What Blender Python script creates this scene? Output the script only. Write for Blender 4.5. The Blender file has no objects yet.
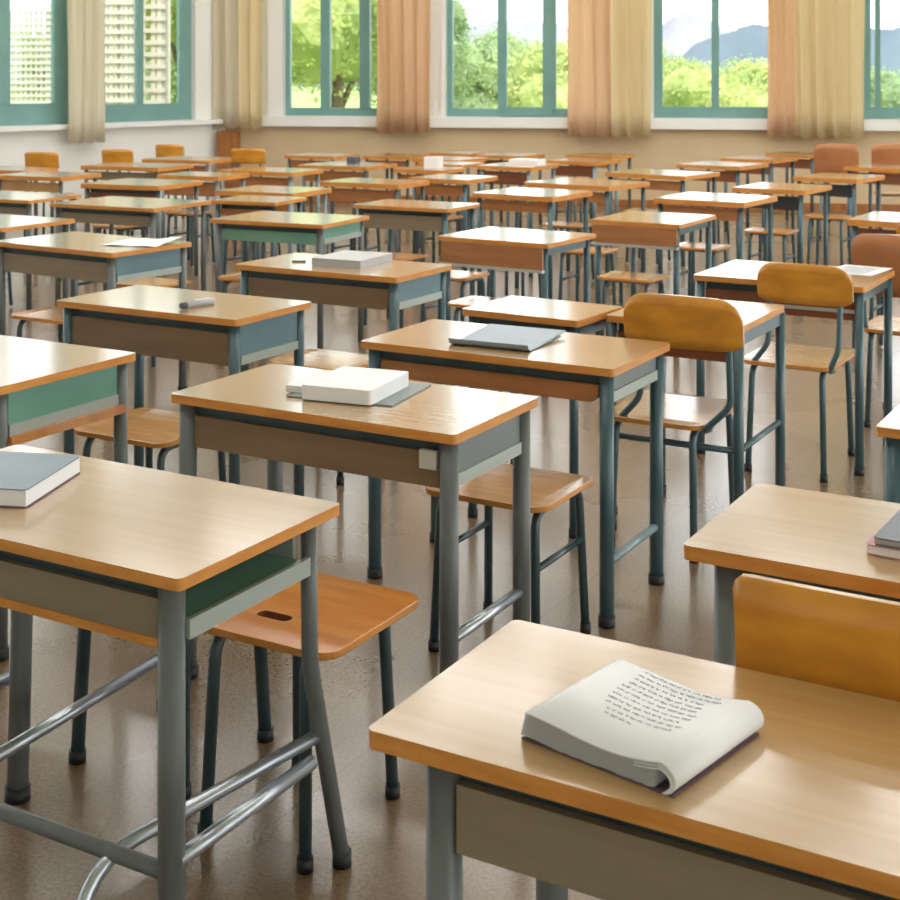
import bpy, bmesh, math, random
from mathutils import Vector, Matrix
random.seed(7)
scn = bpy.context.scene
C = scn.collection
PI = math.pi
A = math.radians(29.7)
FW = Vector((-math.sin(A), math.cos(A), 0)); RT = Vector((math.cos(A), math.sin(A), 0))

# ---------------------------------------------------------------- materials
def mat(name, col, rough=.5, metal=0, coat=0, spec=.5):
    m = bpy.data.materials.new(name); m.use_nodes = True
    b = m.node_tree.nodes['Principled BSDF']
    b.inputs['Base Color'].default_value = (*col, 1)
    b.inputs['Roughness'].default_value = rough
    b.inputs['Metallic'].default_value = metal
    b.inputs['Coat Weight'].default_value = coat
    b.inputs['Coat Roughness'].default_value = .14; b.inputs['Coat IOR'].default_value = 1.6
    b.inputs['Specular IOR Level'].default_value = spec
    return m

def noise_mat(name, c1, c2, scale=(4, 4, 4), rough=.5, detail=6, coat=0, bump=0, rr=None, lo=.35, hi=.65, c3=None, spec=.5, metal=0):
    m = mat(name, c1, rough, metal, coat, spec); nt = m.node_tree; b = nt.nodes['Principled BSDF']
    tc = nt.nodes.new('ShaderNodeTexCoord'); mp = nt.nodes.new('ShaderNodeMapping'); mp.inputs['Scale'].default_value = scale
    n = nt.nodes.new('ShaderNodeTexNoise'); n.inputs['Scale'].default_value = 1; n.inputs['Detail'].default_value = detail
    r = nt.nodes.new('ShaderNodeValToRGB'); r.color_ramp.elements[0].position = lo; r.color_ramp.elements[1].position = hi
    r.color_ramp.elements[0].color = (*c1, 1); r.color_ramp.elements[1].color = (*c2, 1)
    if c3:
        e = r.color_ramp.elements.new((lo+hi)/2); e.color = (*c3, 1)
    nt.links.new(tc.outputs['Object'], mp.inputs[0]); nt.links.new(mp.outputs[0], n.inputs[0])
    nt.links.new(n.outputs['Fac'], r.inputs[0]); nt.links.new(r.outputs[0], b.inputs['Base Color'])
    if rr:
        mr = nt.nodes.new('ShaderNodeMapRange'); mr.inputs[3].default_value = rr[0]; mr.inputs[4].default_value = rr[1]
        nt.links.new(n.outputs['Fac'], mr.inputs[0]); nt.links.new(mr.outputs[0], b.inputs['Roughness'])
    if bump:
        bp = nt.nodes.new('ShaderNodeBump'); bp.inputs['Strength'].default_value = bump; bp.inputs['Distance'].default_value = .002
        nt.links.new(n.outputs['Fac'], bp.inputs['Height']); nt.links.new(bp.outputs[0], b.inputs['Normal'])
    return m

M = {}
M['top'] = noise_mat('laminate_top', (.50, .305, .12), (.42, .24, .085), (3, 46, 10), .27, 5, coat=1, lo=.3, hi=.75)
M['edge'] = noise_mat('wood_edge', (.76, .33, .075), (.62, .245, .05), (9, 9, 50), .4, 4)
M['seat'] = noise_mat('seat_wood', (.66, .36, .13), (.55, .27, .08), (4, 30, 8), .25, 5, coat=.7)
M['seat_orange'] = noise_mat('seat_orange_wood', (.70, .27, .05), (.58, .20, .035), (4, 26, 8), .22, 5, coat=.7)
M['back'] = noise_mat('backrest_wood', (.80, .35, .04), (.60, .24, .025), (7, 3, 14), .30, 6, coat=.2)
M['back_brown'] = noise_mat('backrest_brown', (.50, .20, .08), (.42, .16, .06), (7, 3, 10), .35, 5)
M['taupe'] = noise_mat('taupe_panel', (.30, .24, .17), (.26, .205, .145), (3, 3, 20), .42, 4)
M['taupe_dark'] = noise_mat('brown_taupe_panel', (.25, .165, .10), (.21, .14, .085), (3, 3, 20), .4, 4)
M['orange_panel'] = noise_mat('orange_brown_panel', (.46, .20, .08), (.38, .155, .055), (5, 5, 22), .38, 5)
M['brown_panel'] = noise_mat('dark_brown_panel', (.24, .085, .04), (.2, .07, .03), (5, 5, 22), .38, 5)
M['green'] = noise_mat('green_panel', (.20, .42, .33), (.16, .36, .28), (4, 4, 4), .4, 3)
M['blue'] = noise_mat('blue_panel', (.16, .27, .31), (.13, .23, .27), (4, 4, 4), .38, 3)
M['grey_panel'] = noise_mat('grey_panel', (.22, .25, .26), (.19, .215, .225), (4, 4, 4), .4, 3)
M['rim'] = mat('pale_rim', (.45, .50, .48), .35, .1)
M['silver'] = mat('silver_strip', (.62, .66, .66), .3, .5)
M['leg_grey'] = noise_mat('leg_grey_paint', (.15, .165, .165), (.12, .135, .138), (20, 20, 6), .36, 3, spec=.6)
M['leg_teal'] = noise_mat('leg_teal_paint', (.065, .135, .165), (.05, .11, .14), (20, 20, 6), .3, 3, spec=.7)
M['leg_dark'] = noise_mat('leg_dark_teal', (.035, .075, .09), (.025, .055, .07), (20, 20, 6), .28, 3, spec=.7)
M['leg_silver'] = noise_mat('leg_pale_blue', (.28, .38, .42), (.2, .3, .34), (20, 20, 6), .3, 3, spec=.7)
M['chrome'] = mat('steel_bar', (.50, .54, .60), .28, .75)
M['rubber'] = mat('black_rubber', (.012, .013, .015), .5)
M['dark'] = mat('dark_gap', (.03, .03, .035), .6)
M['white_plastic'] = mat('white_plastic', (.62, .60, .56), .4)
M['wall_tan'] = noise_mat('tan_wall_paint', (.68, .52, .33), (.64, .485, .30), (2, 2, 2), .6, 4)
M['wall_white'] = noise_mat('white_wall_paint', (.88, .88, .85), (.85, .85, .82), (2, 2, 2), .6, 4)
M['ceil'] = mat('ceiling_paint', (.86, .85, .82), .8)
M['teal'] = noise_mat('teal_window_frame', (.19, .37, .35), (.17, .335, .32), (3, 3, 3), .4, 3)
M['sill'] = mat('white_sill', (.90, .89, .88), .4)
M['post'] = noise_mat('brown_wood_post', (.42, .17, .05), (.3, .11, .03), (12, 12, 2), .4, 5)
M['paper'] = noise_mat('white_paper', (.90, .91, .95), (.87, .88, .92), (5, 5, 5), .55, 3)
M['pages'] = noise_mat('page_edges', (.62, .60, .60), (.38, .36, .40), (1, 1, 900), .6, 2)
M['ink'] = mat('grey_ink', (.20, .22, .26), .6)
M['bluebook'] = noise_mat('slate_blue_cover', (.17, .24, .30), (.14, .20, .26), (5, 5, 5), .35, 3)
M['folder'] = noise_mat('blue_grey_folder', (.30, .36, .44), (.27, .33, .41), (5, 5, 5), .35, 3)
M['purple'] = mat('dark_purple_cover', (.12, .07, .11), .4)
M['pink'] = mat('pink_cover', (.55, .28, .32), .5)
M['slate'] = mat('slate_cover', (.10, .12, .16), .35)
M['greybook'] = mat('grey_cover', (.50, .50, .52), .4)

def curtain_mat(name, c1, c2):
    m = noise_mat(name, c1, c2, (3, 3, .4), .8, 3, spec=.1)
    nt = m.node_tree; b = nt.nodes['Principled BSDF']; out = nt.nodes['Material Output']
    tr = nt.nodes.new('ShaderNodeBsdfTranslucent'); tr.inputs[0].default_value = (*[min(1, c*1.15) for c in c1], 1)
    mx = nt.nodes.new('ShaderNodeMixShader'); mx.inputs[0].default_value = .48
    nt.links.new(b.outputs[0], mx.inputs[1]); nt.links.new(tr.outputs[0], mx.inputs[2]); nt.links.new(mx.outputs[0], out.inputs[0])
    return m
M['curtain_tan'] = curtain_mat('tan_curtain_cloth', (.88, .68, .49), (.80, .60, .42))
M['curtain_gold'] = curtain_mat('golden_curtain_cloth', (.96, .82, .60), (.92, .77, .55))
M['curtain_cream'] = curtain_mat('cream_curtain_cloth', (.88, .82, .70), (.82, .76, .64))

def glass_mat():
    m = bpy.data.materials.new('window_glass'); m.use_nodes = True; nt = m.node_tree; nt.nodes.clear()
    o = nt.nodes.new('ShaderNodeOutputMaterial'); t = nt.nodes.new('ShaderNodeBsdfTransparent'); t.inputs[0].default_value = (.97, .99, .98, 1)
    g = nt.nodes.new('ShaderNodeBsdfGlossy'); g.inputs['Roughness'].default_value = .02
    f = nt.nodes.new('ShaderNodeFresnel'); f.inputs[0].default_value = 1.45; x = nt.nodes.new('ShaderNodeMixShader')
    nt.links.new(f.outputs[0], x.inputs[0]); nt.links.new(t.outputs[0], x.inputs[1]); nt.links.new(g.outputs[0], x.inputs[2]); nt.links.new(x.outputs[0], o.inputs[0])
    return m
M['glass'] = glass_mat()

def floor_mat():
    m = mat('speckled_floor', (.3, .2, .12), .35, spec=.9, coat=.45); nt = m.node_tree; b = nt.nodes['Principled BSDF']
    L = nt.links.new
    tc = nt.nodes.new('ShaderNodeTexCoord')
    def noise(s, d): 
        n = nt.nodes.new('ShaderNodeTexNoise'); n.inputs['Scale'].default_value = s; n.inputs['Detail'].default_value = d; L(tc.outputs['Object'], n.inputs[0]); return n
    big = noise(.9, 4); fine = noise(110, 4)
    r1 = nt.nodes.new('ShaderNodeValToRGB'); r1.color_ramp.elements[0].position = .3; r1.color_ramp.elements[1].position = .72
    r1.color_ramp.elements[0].color = (.185, .118, .062, 1); r1.color_ramp.elements[1].color = (.27, .185, .108, 1)
    L(big.outputs[0], r1.inputs[0])
    r2 = nt.nodes.new('ShaderNodeValToRGB'); r2.color_ramp.elements[0].position = .36; r2.color_ramp.elements[1].position = .62
    r2.color_ramp.elements[0].color = (.55, .52, .5, 1); r2.color_ramp.elements[1].color = (1.15, 1.12, 1.08, 1)
    L(fine.outputs[0], r2.inputs[0])
    mx = nt.nodes.new('ShaderNodeMix'); mx.data_type = 'RGBA'; mx.blend_type = 'MULTIPLY'; mx.inputs[0].default_value = .8
    L(r1.outputs[0], mx.inputs[6]); L(r2.outputs[0], mx.inputs[7])
    br = nt.nodes.new('ShaderNodeTexBrick'); br.inputs['Scale'].default_value = 1; br.inputs['Brick Width'].default_value = 1.8; br.inputs['Row Height'].default_value = 1.8
    br.inputs['Mortar Size'].default_value = .004; br.offset = 0
    br.inputs['Color1'].default_value = (1, 1, 1, 1); br.inputs['Color2'].default_value = (1, 1, 1, 1); br.inputs['Mortar'].default_value = (.55, .5, .45, 1)
    L(tc.outputs['Object'], br.inputs[0])
    m2 = nt.nodes.new('ShaderNodeMix'); m2.data_type = 'RGBA'; m2.blend_type = 'MULTIPLY'; m2.inputs[0].default_value = .6
    L(mx.outputs[2], m2.inputs[6]); L(br.outputs[0], m2.inputs[7]); L(m2.outputs[2], b.inputs['Base Color'])
    mr = nt.nodes.new('ShaderNodeMapRange'); mr.inputs[3].default_value = .20; mr.inputs[4].default_value = .36
    L(big.outputs[0], mr.inputs[0]); L(mr.outputs[0], b.inputs['Roughness'])
    bp = nt.nodes.new('ShaderNodeBump'); bp.inputs['Strength'].default_value = .25; bp.inputs['Distance'].default_value = .001
    L(fine.outputs[0], bp.inputs['Height']); L(bp.outputs[0], b.inputs['Normal'])
    return m
M['floor'] = floor_mat()

# ---------------------------------------------------------------- mesh helpers
def obj(name, bm, m, parent=None, smooth=False):
    me = bpy.data.meshes.new(name); bm.normal_update(); bm.to_mesh(me); bm.free()
    for x in (m if isinstance(m, (list, tuple)) else [m]): me.materials.append(M[x] if isinstance(x, str) else x)
    if smooth: me.shade_smooth()
    o = bpy.data.objects.new(name, me); C.objects.link(o)
    if parent: o.parent = parent
    return o
def thing(name, label, cat, loc=(0, 0, 0), rz=0, group=None):
    o = bpy.data.objects.new(name, None); C.objects.link(o); o.location = loc; o.rotation_euler = (0, 0, rz)
    o.empty_display_size = .1
    tag(o, label, cat, group); return o
def tag(o, label, cat, group=None):
    o['label'] = label; o['category'] = cat
    if group: o['group'] = group
    return o
def struct(name, bm, m, parent=None, smooth=False):
    o = obj(name, bm, m, parent, smooth)
    if not parent: o['kind'] = 'structure'
    return o
def box(bm, x0, x1, y0, y1, z0, z1, mi=0, mtx=None):
    vs = [bm.verts.new((x, y, z)) for z in (z0, z1) for x, y in ((x0, y0), (x1, y0), (x1, y1), (x0, y1))]
    if mtx: 
        for v in vs: v.co = mtx @ v.co
    for f in ((3, 2, 1, 0), (4, 5, 6, 7), (0, 1, 5, 4), (1, 2, 6, 5), (2, 3, 7, 6), (3, 0, 4, 7)):
        fc = bm.faces.new([vs[i] for i in f]); fc.material_index = mi
def bevel(bm, w=.002, seg=2, ang=.6):
    es = [e for e in bm.edges if len(e.link_faces) == 2 and e.calc_face_angle(0) > ang]
    bmesh.ops.bevel(bm, geom=es, offset=w, segments=seg, affect='EDGES', profile=.5, clamp_overlap=True)
def rrect(w, d, r, n=5, cx=0, cy=0):
    pts = []
    for sx, sy, a0 in ((1, -1, -90), (1, 1, 0), (-1, 1, 90), (-1, -1, 180)):
        for i in range(n+1):
            a = math.radians(a0+90*i/n)
            pts.append((cx+sx*(w/2-r)+r*math.cos(a), cy+sy*(d/2-r)+r*math.sin(a)))
    return pts
def prism(bm, pts, z0, z1, top=0, side=0, bot=None, fn=None):
    fn = fn or (lambda x, y, z: (x, y, z))
    a = [bm.verts.new(fn(x, y, z0)) for x, y in pts]; b = [bm.verts.new(fn(x, y, z1)) for x, y in pts]
    n = len(pts)
    f = bm.faces.new(b); f.material_index = top
    f = bm.faces.new(a[::-1]); f.material_index = side if bot is None else bot
    for i in range(n):
        f = bm.faces.new((a[i], a[(i+1) % n], b[(i+1) % n], b[i])); f.material_index = side
def fillet(pts, r, n=6):
    P = [Vector(p) for p in pts]; out = [P[0]]
    for i in range(1, len(P)-1):
        a = (P[i-1]-P[i]); b = (P[i+1]-P[i]); rr = min(r, a.length*.49, b.length*.49)
        p0 = P[i]+a.normalized()*rr; p2 = P[i]+b.normalized()*rr
        for k in range(n+1):
            t = k/n; out.append(p0*(1-t)**2+P[i]*2*t*(1-t)+p2*t*t)
    out.append(P[-1]); return out
def tube(bm, pts, r, seg=12, cap=True, r2=None, mi=0):
    P = [Vector(p) for p in pts]; n = len(P); rings = []; ref = None
    for i in range(n):
        t = (P[min(i+1, n-1)]-P[max(i-1, 0)]).normalized()
        if ref is None: ref = Vector((0, 0, 1)).cross(t) if abs(t.z) < .9 else Vector((1, 0, 0)).cross(t)
        ref = (ref-t*ref.dot(t)).normalized(); u = t.cross(ref)
        rad = r if r2 is None else r+(r2-r)*i/(n-1)
        rings.append([bm.verts.new(P[i]+(ref*math.cos(2*PI*k/seg)+u*math.sin(2*PI*k/seg))*rad) for k in range(seg)])
    for i in range(n-1):
        for k in range(seg):
            f = bm.faces.new((rings[i][k], rings[i][(k+1) % seg], rings[i+1][(k+1) % seg], rings[i+1][k])); f.smooth = True; f.material_index = mi
    if cap:
        bm.faces.new(rings[0][::-1]).material_index = mi; bm.faces.new(rings[-1]).material_index = mi
def B(): return bmesh.new()

# ---------------------------------------------------------------- desk
def make_desk(x, y, w, d, rot, label, group=None, panel='taupe', pb=.63, leg='leg_grey', lr=.021, side='box', sidecol='grey_panel',
              ins=.035, strip=False, round_panel=False, near=False, front_bar=None, side_bar=None, bar='chrome', legs_custom=None, th=.023, feet=True, cr=.012, panel_w=None, bar_sides=(1,), prot=.03, inx=None, leg_r=None):
    """x, y is the centre; front (-y side) faces the viewer"""
    t = thing('school_desk', label, 'desk', (x, y, 0), math.radians(rot), group)
    seg = 16 if near else 8
    hw, hd = w/2, d/2; zt = .75-th
    bm = B(); prism(bm, rrect(w, d, cr, 6 if near else 3), zt, .75, 0, 1, 1); bevel(bm, .003 if near else .002, 2 if near else 1, 1.0)
    obj('tabletop', bm, ('top', 'edge'), t)
    ix = inx if inx else ins
    lx, ly = hw-ix, hd-ins
    for sx in (-1, 1):
        for sy in (-1, 1):
            key = (sx, sy); pts = [(sx*lx, sy*ly, zt), (sx*lx, sy*ly, .0)]
            if legs_custom and key in legs_custom: pts = legs_custom[key]
            if feet: pts = pts[:-1]+[(pts[-1][0], pts[-1][1], .012)]
            rl = (leg_r or {}).get(key, lr); bm = B(); tube(bm, fillet(pts, .05), rl, seg); lo = obj('leg', bm, leg, t)
            if feet:
                bm = B(); e = pts[-1]; tube(bm, [(e[0], e[1], 0), (e[0], e[1], .010), (e[0], e[1], .03)], rl*1.18, seg); obj('rubber_foot', bm, 'rubber', lo)
    # front panel, hung between the front legs
    pw = panel_w or (w-2*ix-lr*2.2)
    bm = B(); py = -hd+prot
    z1 = zt-(.034 if near and prot > 0 else .016 if prot > 0 else .001)
    if near and prot > 0:
        b2 = B(); box(b2, -pw/2, pw/2, py+.015, py+.035, zt-.05, zt-.0005); obj('gap_shade', b2, 'leg_dark', t)  # dark strip standing in for the shadow gap below the tabletop
    if round_panel:
        pts = []
        r = .035; h = z1-pb
        for (cx, cz, a0) in ((pw/2-r, pb+r, -90), ):
            for i in range(7): a = math.radians(a0+90*i/6); pts.append((cx+r*math.cos(a), cz+r*math.sin(a)))
        pts += [(pw/2, z1), (-pw/2, z1)]
        for i in range(7): a = math.radians(180+90*i/6); pts.append((-pw/2+r+r*math.cos(a), pb+r+r*math.sin(a)))
        prism(bm, [(p[0], -p[1]) for p in pts][::-1], py, py+.014, fn=lambda X, Y, Z: (X, Z, -Y))
        bmesh.ops.recalc_face_normals(bm, faces=bm.faces)
    else:
        box(bm, -pw/2, pw/2, py, py+.014, pb, z1)
    bevel(bm, .003, 2)
    obj('front_panel', bm, panel, t)
    if strip:
        zs_ = pb if strip is True else strip; bm = B(); box(bm, -pw/2-.003, pw/2+.003, py-.008, py+.02 if strip is True else py-.0005, zs_-.014, zs_); bevel(bm, .003, 1); obj('metal_strip', bm, 'silver', t)
    # book tray under the top
    tz = pb+.018
    iw = w-2*ix-lr*2
    if side == 'tray':
        bm = B(); box(bm, -iw/2, hw-ix+.004, py+.016, hd-ins-.03, tz, tz+.006); obj('book_shelf', bm, sidecol, t)
        bm = B(); box(bm, hw-ix+.004, hw-ix+.014, py+.03, hd-ins-lr, tz-.022, tz+.012); bevel(bm, .003, 2); obj('shelf_rim', bm, 'rim', t)
        bm = B(); box(bm, -iw/2, iw/2, hd-ins-.03, hd-ins-.018, tz, zt); obj('rear_panel', bm, 'rim', t)
        bm = B(); box(bm, -hw+ix+lr, -hw+ix+lr+.01, py+.016, hd-ins-.03, tz, zt); obj('side_panel', bm, sidecol, t)
    elif side in ('box', 'rimbox'):
        bm = B(); box(bm, -iw/2, iw/2, py+.016, hd-ins-.02, tz-.006, tz); obj('book_shelf', bm, sidecol, t)
        for s in (-1, 1):
            bm = B(); a, b_ = sorted((s*(hw-ix-.004), s*(hw-ix+.006))); box(bm, a, b_, py+.03, hd-ins-lr, tz, zt-.004); bevel(bm, .002, 1); sp = obj('side_panel', bm, sidecol, t)
            bm = B(); a, b_ = sorted((s*(hw-ix-.006), s*(hw-ix+.012))); box(bm, a, b_, py+.03, hd-ins-lr, tz-.016, tz+.014); bevel(bm, .004, 2); obj('rim', bm, 'rim', sp)
    elif side == 'rail':
        for s in (-1, 1):
            bm = B(); a, b_ = sorted((s*(hw-ix-.006), s*(hw-ix+.006))); box(bm, a, b_, py+.03, hd-ins-lr, zt-.045, zt-.004); obj('side_rail', bm, leg, t)
        bm = B(); box(bm, -iw/2, iw/2, hd-ins-.008, hd-ins+.008, zt-.045, zt-.004); obj('rear_rail', bm, leg, t)
    if front_bar:
        bm = B(); tube(bm, [(-lx, -ly, front_bar), (lx, -ly, front_bar)], lr*.62, seg); obj('front_stretcher', bm, leg, t)
    if side_bar:
        for s in bar_sides:
            bm = B(); tube(bm, [(s*lx, -ly, side_bar), (s*lx, ly, side_bar)], lr*.6, seg); obj('side_stretcher', bm, bar, t)
    return t

# ---------------------------------------------------------------- stool / chair
def seat_mesh(w, d, z=.45, th=.016, hole=False, n=6):
    bm = B(); pts = rrect(w, d, .045, n)
    if not hole:
        def fn(X, Y, Z): return (X, Y, Z-.010*(1-(2*X/w)**2)*.6-.012*max(0, (2*Y/d))**3*(.5))
        # gridded so that the dish shows
        prism(bm, pts, z-th, z, 0, 1, 1)
        bmesh.ops.triangulate(bm, faces=[f for f in bm.faces if len(f.verts) > 4])
        for v in bm.verts: v.co = Vector(fn(*v.co))
    else:
        hp = rrect(.085, .032, .0155, 5, -.02, -.07)
        def loop(P, Z): return [bm.verts.new((a, b, Z)) for a, b in P]
        for Z, flip, mi in ((z, 0, 0), (z-th, 1, 1)):
            o = loop(pts, Z); i = loop(hp, Z)
            es = [bm.edges.new((q[k], q[(k+1) % len(q)])) for q in (o, i) for k in range(len(q))]
            r = bmesh.ops.triangle_fill(bm, use_beauty=True, use_dissolve=False, edges=es)
            for g in r['geom']:
                if isinstance(g, bmesh.types.BMFace): g.material_index = mi
            if Z == z: to, ti = o, i
            else: bo, bi = o, i
        for a, b, mi in ((bo, to, 1), (bi, ti, 2)):
            for k in range(len(a)):
                f = bm.faces.new((a[k], a[(k+1) % len(a)], b[(k+1) % len(a)], b[k])); f.material_index = mi
        bmesh.ops.recalc_face_normals(bm, faces=bm.faces)
    bevel(bm, .003, 2, 1.0)
    return bm

def seat_frame(t, w, d, legm, r, seg, feet=True, z=.434, splay=.02, li=.045):
    zb = z-r-.002
    for sx in (-1, 1):
        for sy in (-1, 1):
            x0 = sx*(w/2-li); y0 = sy*(d/2-.04)
            pts = [(x0, 0+sy*.004, zb), (x0, y0, zb), (x0+sx*splay*.6, y0+sy*splay, .012)]
            bm = B(); tube(bm, fillet(pts, .05), r, seg); lo = obj('leg', bm, legm, t)
            if feet:
                e = pts[-1]; bm = B(); tube(bm, [(e[0], e[1], 0), (e[0], e[1], .012), (e[0], e[1], .028)], r*1.25, seg); obj('rubber_foot', bm, 'rubber', lo)
    bm = B()
    for sy in (-1, 1): tube(bm, [(-(w/2-.045), sy*(d/2-.10), zb), ((w/2-.045), sy*(d/2-.10), zb)], r*.8, seg)
    obj('seat_frame', bm, legm, t)

def rungs(t, segs, legm, r, seg):
    for a_, b_ in segs:
        bm = B(); tube(bm, [a_, b_], r, seg); obj('rung', bm, legm, t)

def make_stool(x, y, label, w=.38, d=.35, rot=0, legm='leg_dark', seatm='seat', near=False, hole=False, group=None, rung=None, r=.0125, li=.045):
    t = thing('school_stool', label, 'stool', (x, y, 0), math.radians(rot), group)
    seg = 14 if near else 7
    obj('seat', seat_mesh(w, d, hole=hole), (seatm, 'edge', 'brown_panel'), t)
    seat_frame(t, w, d, legm, r, seg, feet=near, li=li)
    if rung:
        rungs(t, [((sx*(w/2-.04), -(d/2-.03), rung), (sx*(w/2-.04), (d/2-.03), rung)) for sx in (-1, 1)], legm, r*.75, seg)
    return t

def make_chair(x, y, label, w=.38, d=.40, rot=0, legm='leg_teal', backm='back', seatm='seat', near=False, bz=(.70, .875), bw=.40, boff=0, br=.055, group=None, by=.0, rung=None):
    t = thing('school_chair', label, 'chair', (x, y, 0), math.radians(rot), group)
    seg = 14 if near else 8; r = .0125
    obj('seat', seat_mesh(w, d), (seatm, 'edge'), t)
    seat_frame(t, w, d, legm, r, seg, feet=near or True)
    yb = -d/2+.005+by
    # backrest: curved ply panel with rounded corners
    bm = B(); h = bz[1]-bz[0]; nx = 18
    th = .012
    def half(xx):
        # height limits of the rounded rectangle at xx
        e = abs(xx)-(bw/2-br)
        if e <= 0: return 0
        return br-math.sqrt(max(0, br*br-e*e))
    rows = 5; grid = {}
    xs = [-bw/2+bw*(.5-.5*math.cos(PI*i/nx)) for i in range(nx+1)]
    for side in (0, 1):
        for i, X in enumerate(xs):
            q = half(X)
            q0 = q*.35; z0 = bz[0]+q0; z1 = bz[1]-q+.008*(1-(2*X/bw)**2)
            if z1 <= z0+.001: z1 = z0+.001
            for j in range(rows+1):
                Z = z0+(z1-z0)*j/rows
                Y = yb-.028*(1-(2*X/bw)**2)-(Z-bz[0])*.12+(th if side else 0)
                grid[side, i, j] = bm.verts.new((X+boff, Y, Z))
    for i in range(nx):
        for j in range(rows):
            for side in (0, 1):
                q = [grid[side, i, j], grid[side, i+1, j], grid[side, i+1, j+1], grid[side, i, j+1]]
                f = bm.faces.new(q if not side else q[::-1]); f.smooth = True
        for j in (0, rows):
            f = bm.faces.new([grid[0, i, j], grid[1, i, j], grid[1, i+1, j], grid[0, i+1, j]]); f.material_index = 1
    for i in (0, nx):
        for j in range(rows):
            f = bm.faces.new([grid[0, i, j], grid[0, i, j+1], grid[1, i, j+1], grid[1, i, j]]); f.material_index = 1
    bmesh.ops.recalc_face_normals(bm, faces=bm.faces)
    obj('backrest', bm, (backm, 'seat'), t)
    for s in (-1, 1):
        bm = B(); x0 = s*(w/2-.03)+boff*.25; x1 = s*(bw/2-.05)+boff
        tube(bm, fillet([(x0, -d/2+.08, .425), (x0, -d/2+.022, .43), (x1, -d/2+.022, .52), (x1, yb+.018-.028*(1-(2*abs(x1-boff)/bw)**2)-.004, bz[0]+.02), (x1, yb+.018-.028*(1-(2*abs(x1-boff)/bw)**2)-.012, bz[0]+.10)], .03), r*.9, seg)
        obj('back_post', bm, legm, t)
    if rung:
        rungs(t, [((-(w/2-.04), sy*(d/2-.03), rung), ((w/2-.04), sy*(d/2-.03), rung)) for sy in (-1, 1)], legm, r*.75, seg)
    return t

# =============================================================== ROOM
COR = Vector((-11.361, 14.115, 0)); BD = Vector((.9505, .3107, 0)).normalized(); LD = Vector((-.1409, -.9900, 0)).normalized()
BN = Vector((BD.y, -BD.x, 0)); LN = Vector((-LD.y, LD.x, 0))     # both point into the room
def frame(o, d, n):      # local (u along wall, v into room, z)
    return Matrix(((d.x, n.x, 0, o.x), (d.y, n.y, 0, o.y), (0, 0, 1, 0), (0, 0, 0, 1)))
MB = frame(COR, BD, BN); ML = frame(COR, LD, LN)
def fix(bm): bmesh.ops.recalc_face_normals(bm, faces=bm.faces)
HT = 5.2; WT = 4.75
wb = [(.78, 2.40), (2.88, 4.85), (5.43, 7.15), (7.84, 9.6), (10.3, 12.0), (12.7, 14.4)]
wl = [(.50, 2.22), (2.36, 5.0), (5.6, 8.0), (8.7, 11.1), (11.8, 14.2), (14.9, 17.3)]
def wall(name, Mx, wins, L, zs, mats):
    bm = B(); T = .30
    box(bm, -.35, L, -T, 0, -.1, zs, 0, Mx)
    box(bm, -.35, L, -T, 0, WT, HT, 1, Mx)
    u = -.35
    for a, b_ in wins+[(L, L)]:
        if a > u: box(bm, u, a, -T, 0, zs, WT, 1, Mx)
        u = b_
    fix(bm); return struct(name, bm, mats)
wall('wall_back', MB, wb, 15.2, .98, ('wall_tan', 'wall_white'))
wall('wall_left', ML, wl, 18.2, 1.0, ('wall_white', 'wall_white'))
# sills
bm = B(); box(bm, .50, 15.2, -.18, .10, .945, 1.075, 0, MB); bevel(bm, .01, 2); fix(bm); struct('trim_1', bm, 'sill')
bm = B(); box(bm, .12, 18.2, -.18, .12, .975, 1.03, 0, ML); bevel(bm, .01, 2); fix(bm); struct('trim_2', bm, 'sill')
# window casings (white boards round the first back window)
def window(n, Mx, a, b_, zb, mull, rail=.11, stile=.06, sash=None, tz=WT):
    bm = B(); d0, d1 = -.16, -.08
    box(bm, a, a+stile, d0, d1, zb, tz, 0, Mx); box(bm, b_-stile, b_, d0, d1, zb, tz, 0, Mx)
    box(bm, a+stile, b_-stile, d0, d1, zb, zb+rail, 0, Mx); box(bm, a+stile, b_-stile, d0, d1, tz-.08, tz, 0, Mx)
    fix(bm); w = struct('window_%d' % n, bm, 'teal')
    for m0, m1 in mull:
        bm = B(); box(bm, m0, m1, d0+.01, d1+.015, zb+rail, tz-.08, 0, Mx); bevel(bm, .008, 1); fix(bm); obj('mullion', bm, 'teal', w)
    if sash:
        m0, m1 = sash; bm = B()
        box(bm, m0, m1, d1, d1+.03, zb+.015, zb+rail+.02, 0, Mx)
        fix(bm); obj('sash_rail', bm, 'teal', w)
    bm = B(); box(bm, a+stile, b_-stile, -.125, -.117, zb+rail, tz-.08, 0, Mx); fix(bm); obj('pane', bm, 'glass', w)
    return w
window(1, MB, .78, 2.40, 1.075, [(1.25, 1.37), (1.76, 1.89)], .10, .06)
window(2, MB, 2.88, 4.85, 1.075, [(3.52, 3.63), (4.08, 4.24)], .10, .07, (3.6, 4.2))
window(3, MB, 5.43, 7.15, 1.075, [(6.11, 6.20)], .135, .10)
window(4, MB, 7.84, 9.6, 1.075, [(7.99, 8.05), (8.8, 8.9)], .14, .10)
window(5, MB, 10.3, 12.0, 1.075, [(11.1, 11.2)], .12, .10)
window(6, MB, 12.7, 14.4, 1.075, [(13.5, 13.6)], .12, .10)
window(7, ML, .50, 2.22, 1.03, [(1.27, 1.34)], .21, .16)
window(8, ML, 2.36, 5.0, 1.03, [(3.14, 3.26), (4.0, 4.1)], .24, .18)
for i, (a, b_) in enumerate(wl[2:]): window(9+i, ML, a, b_, 1.03, [((a+b_)/2-.05, (a+b_)/2+.05)], .2, .16)
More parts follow.
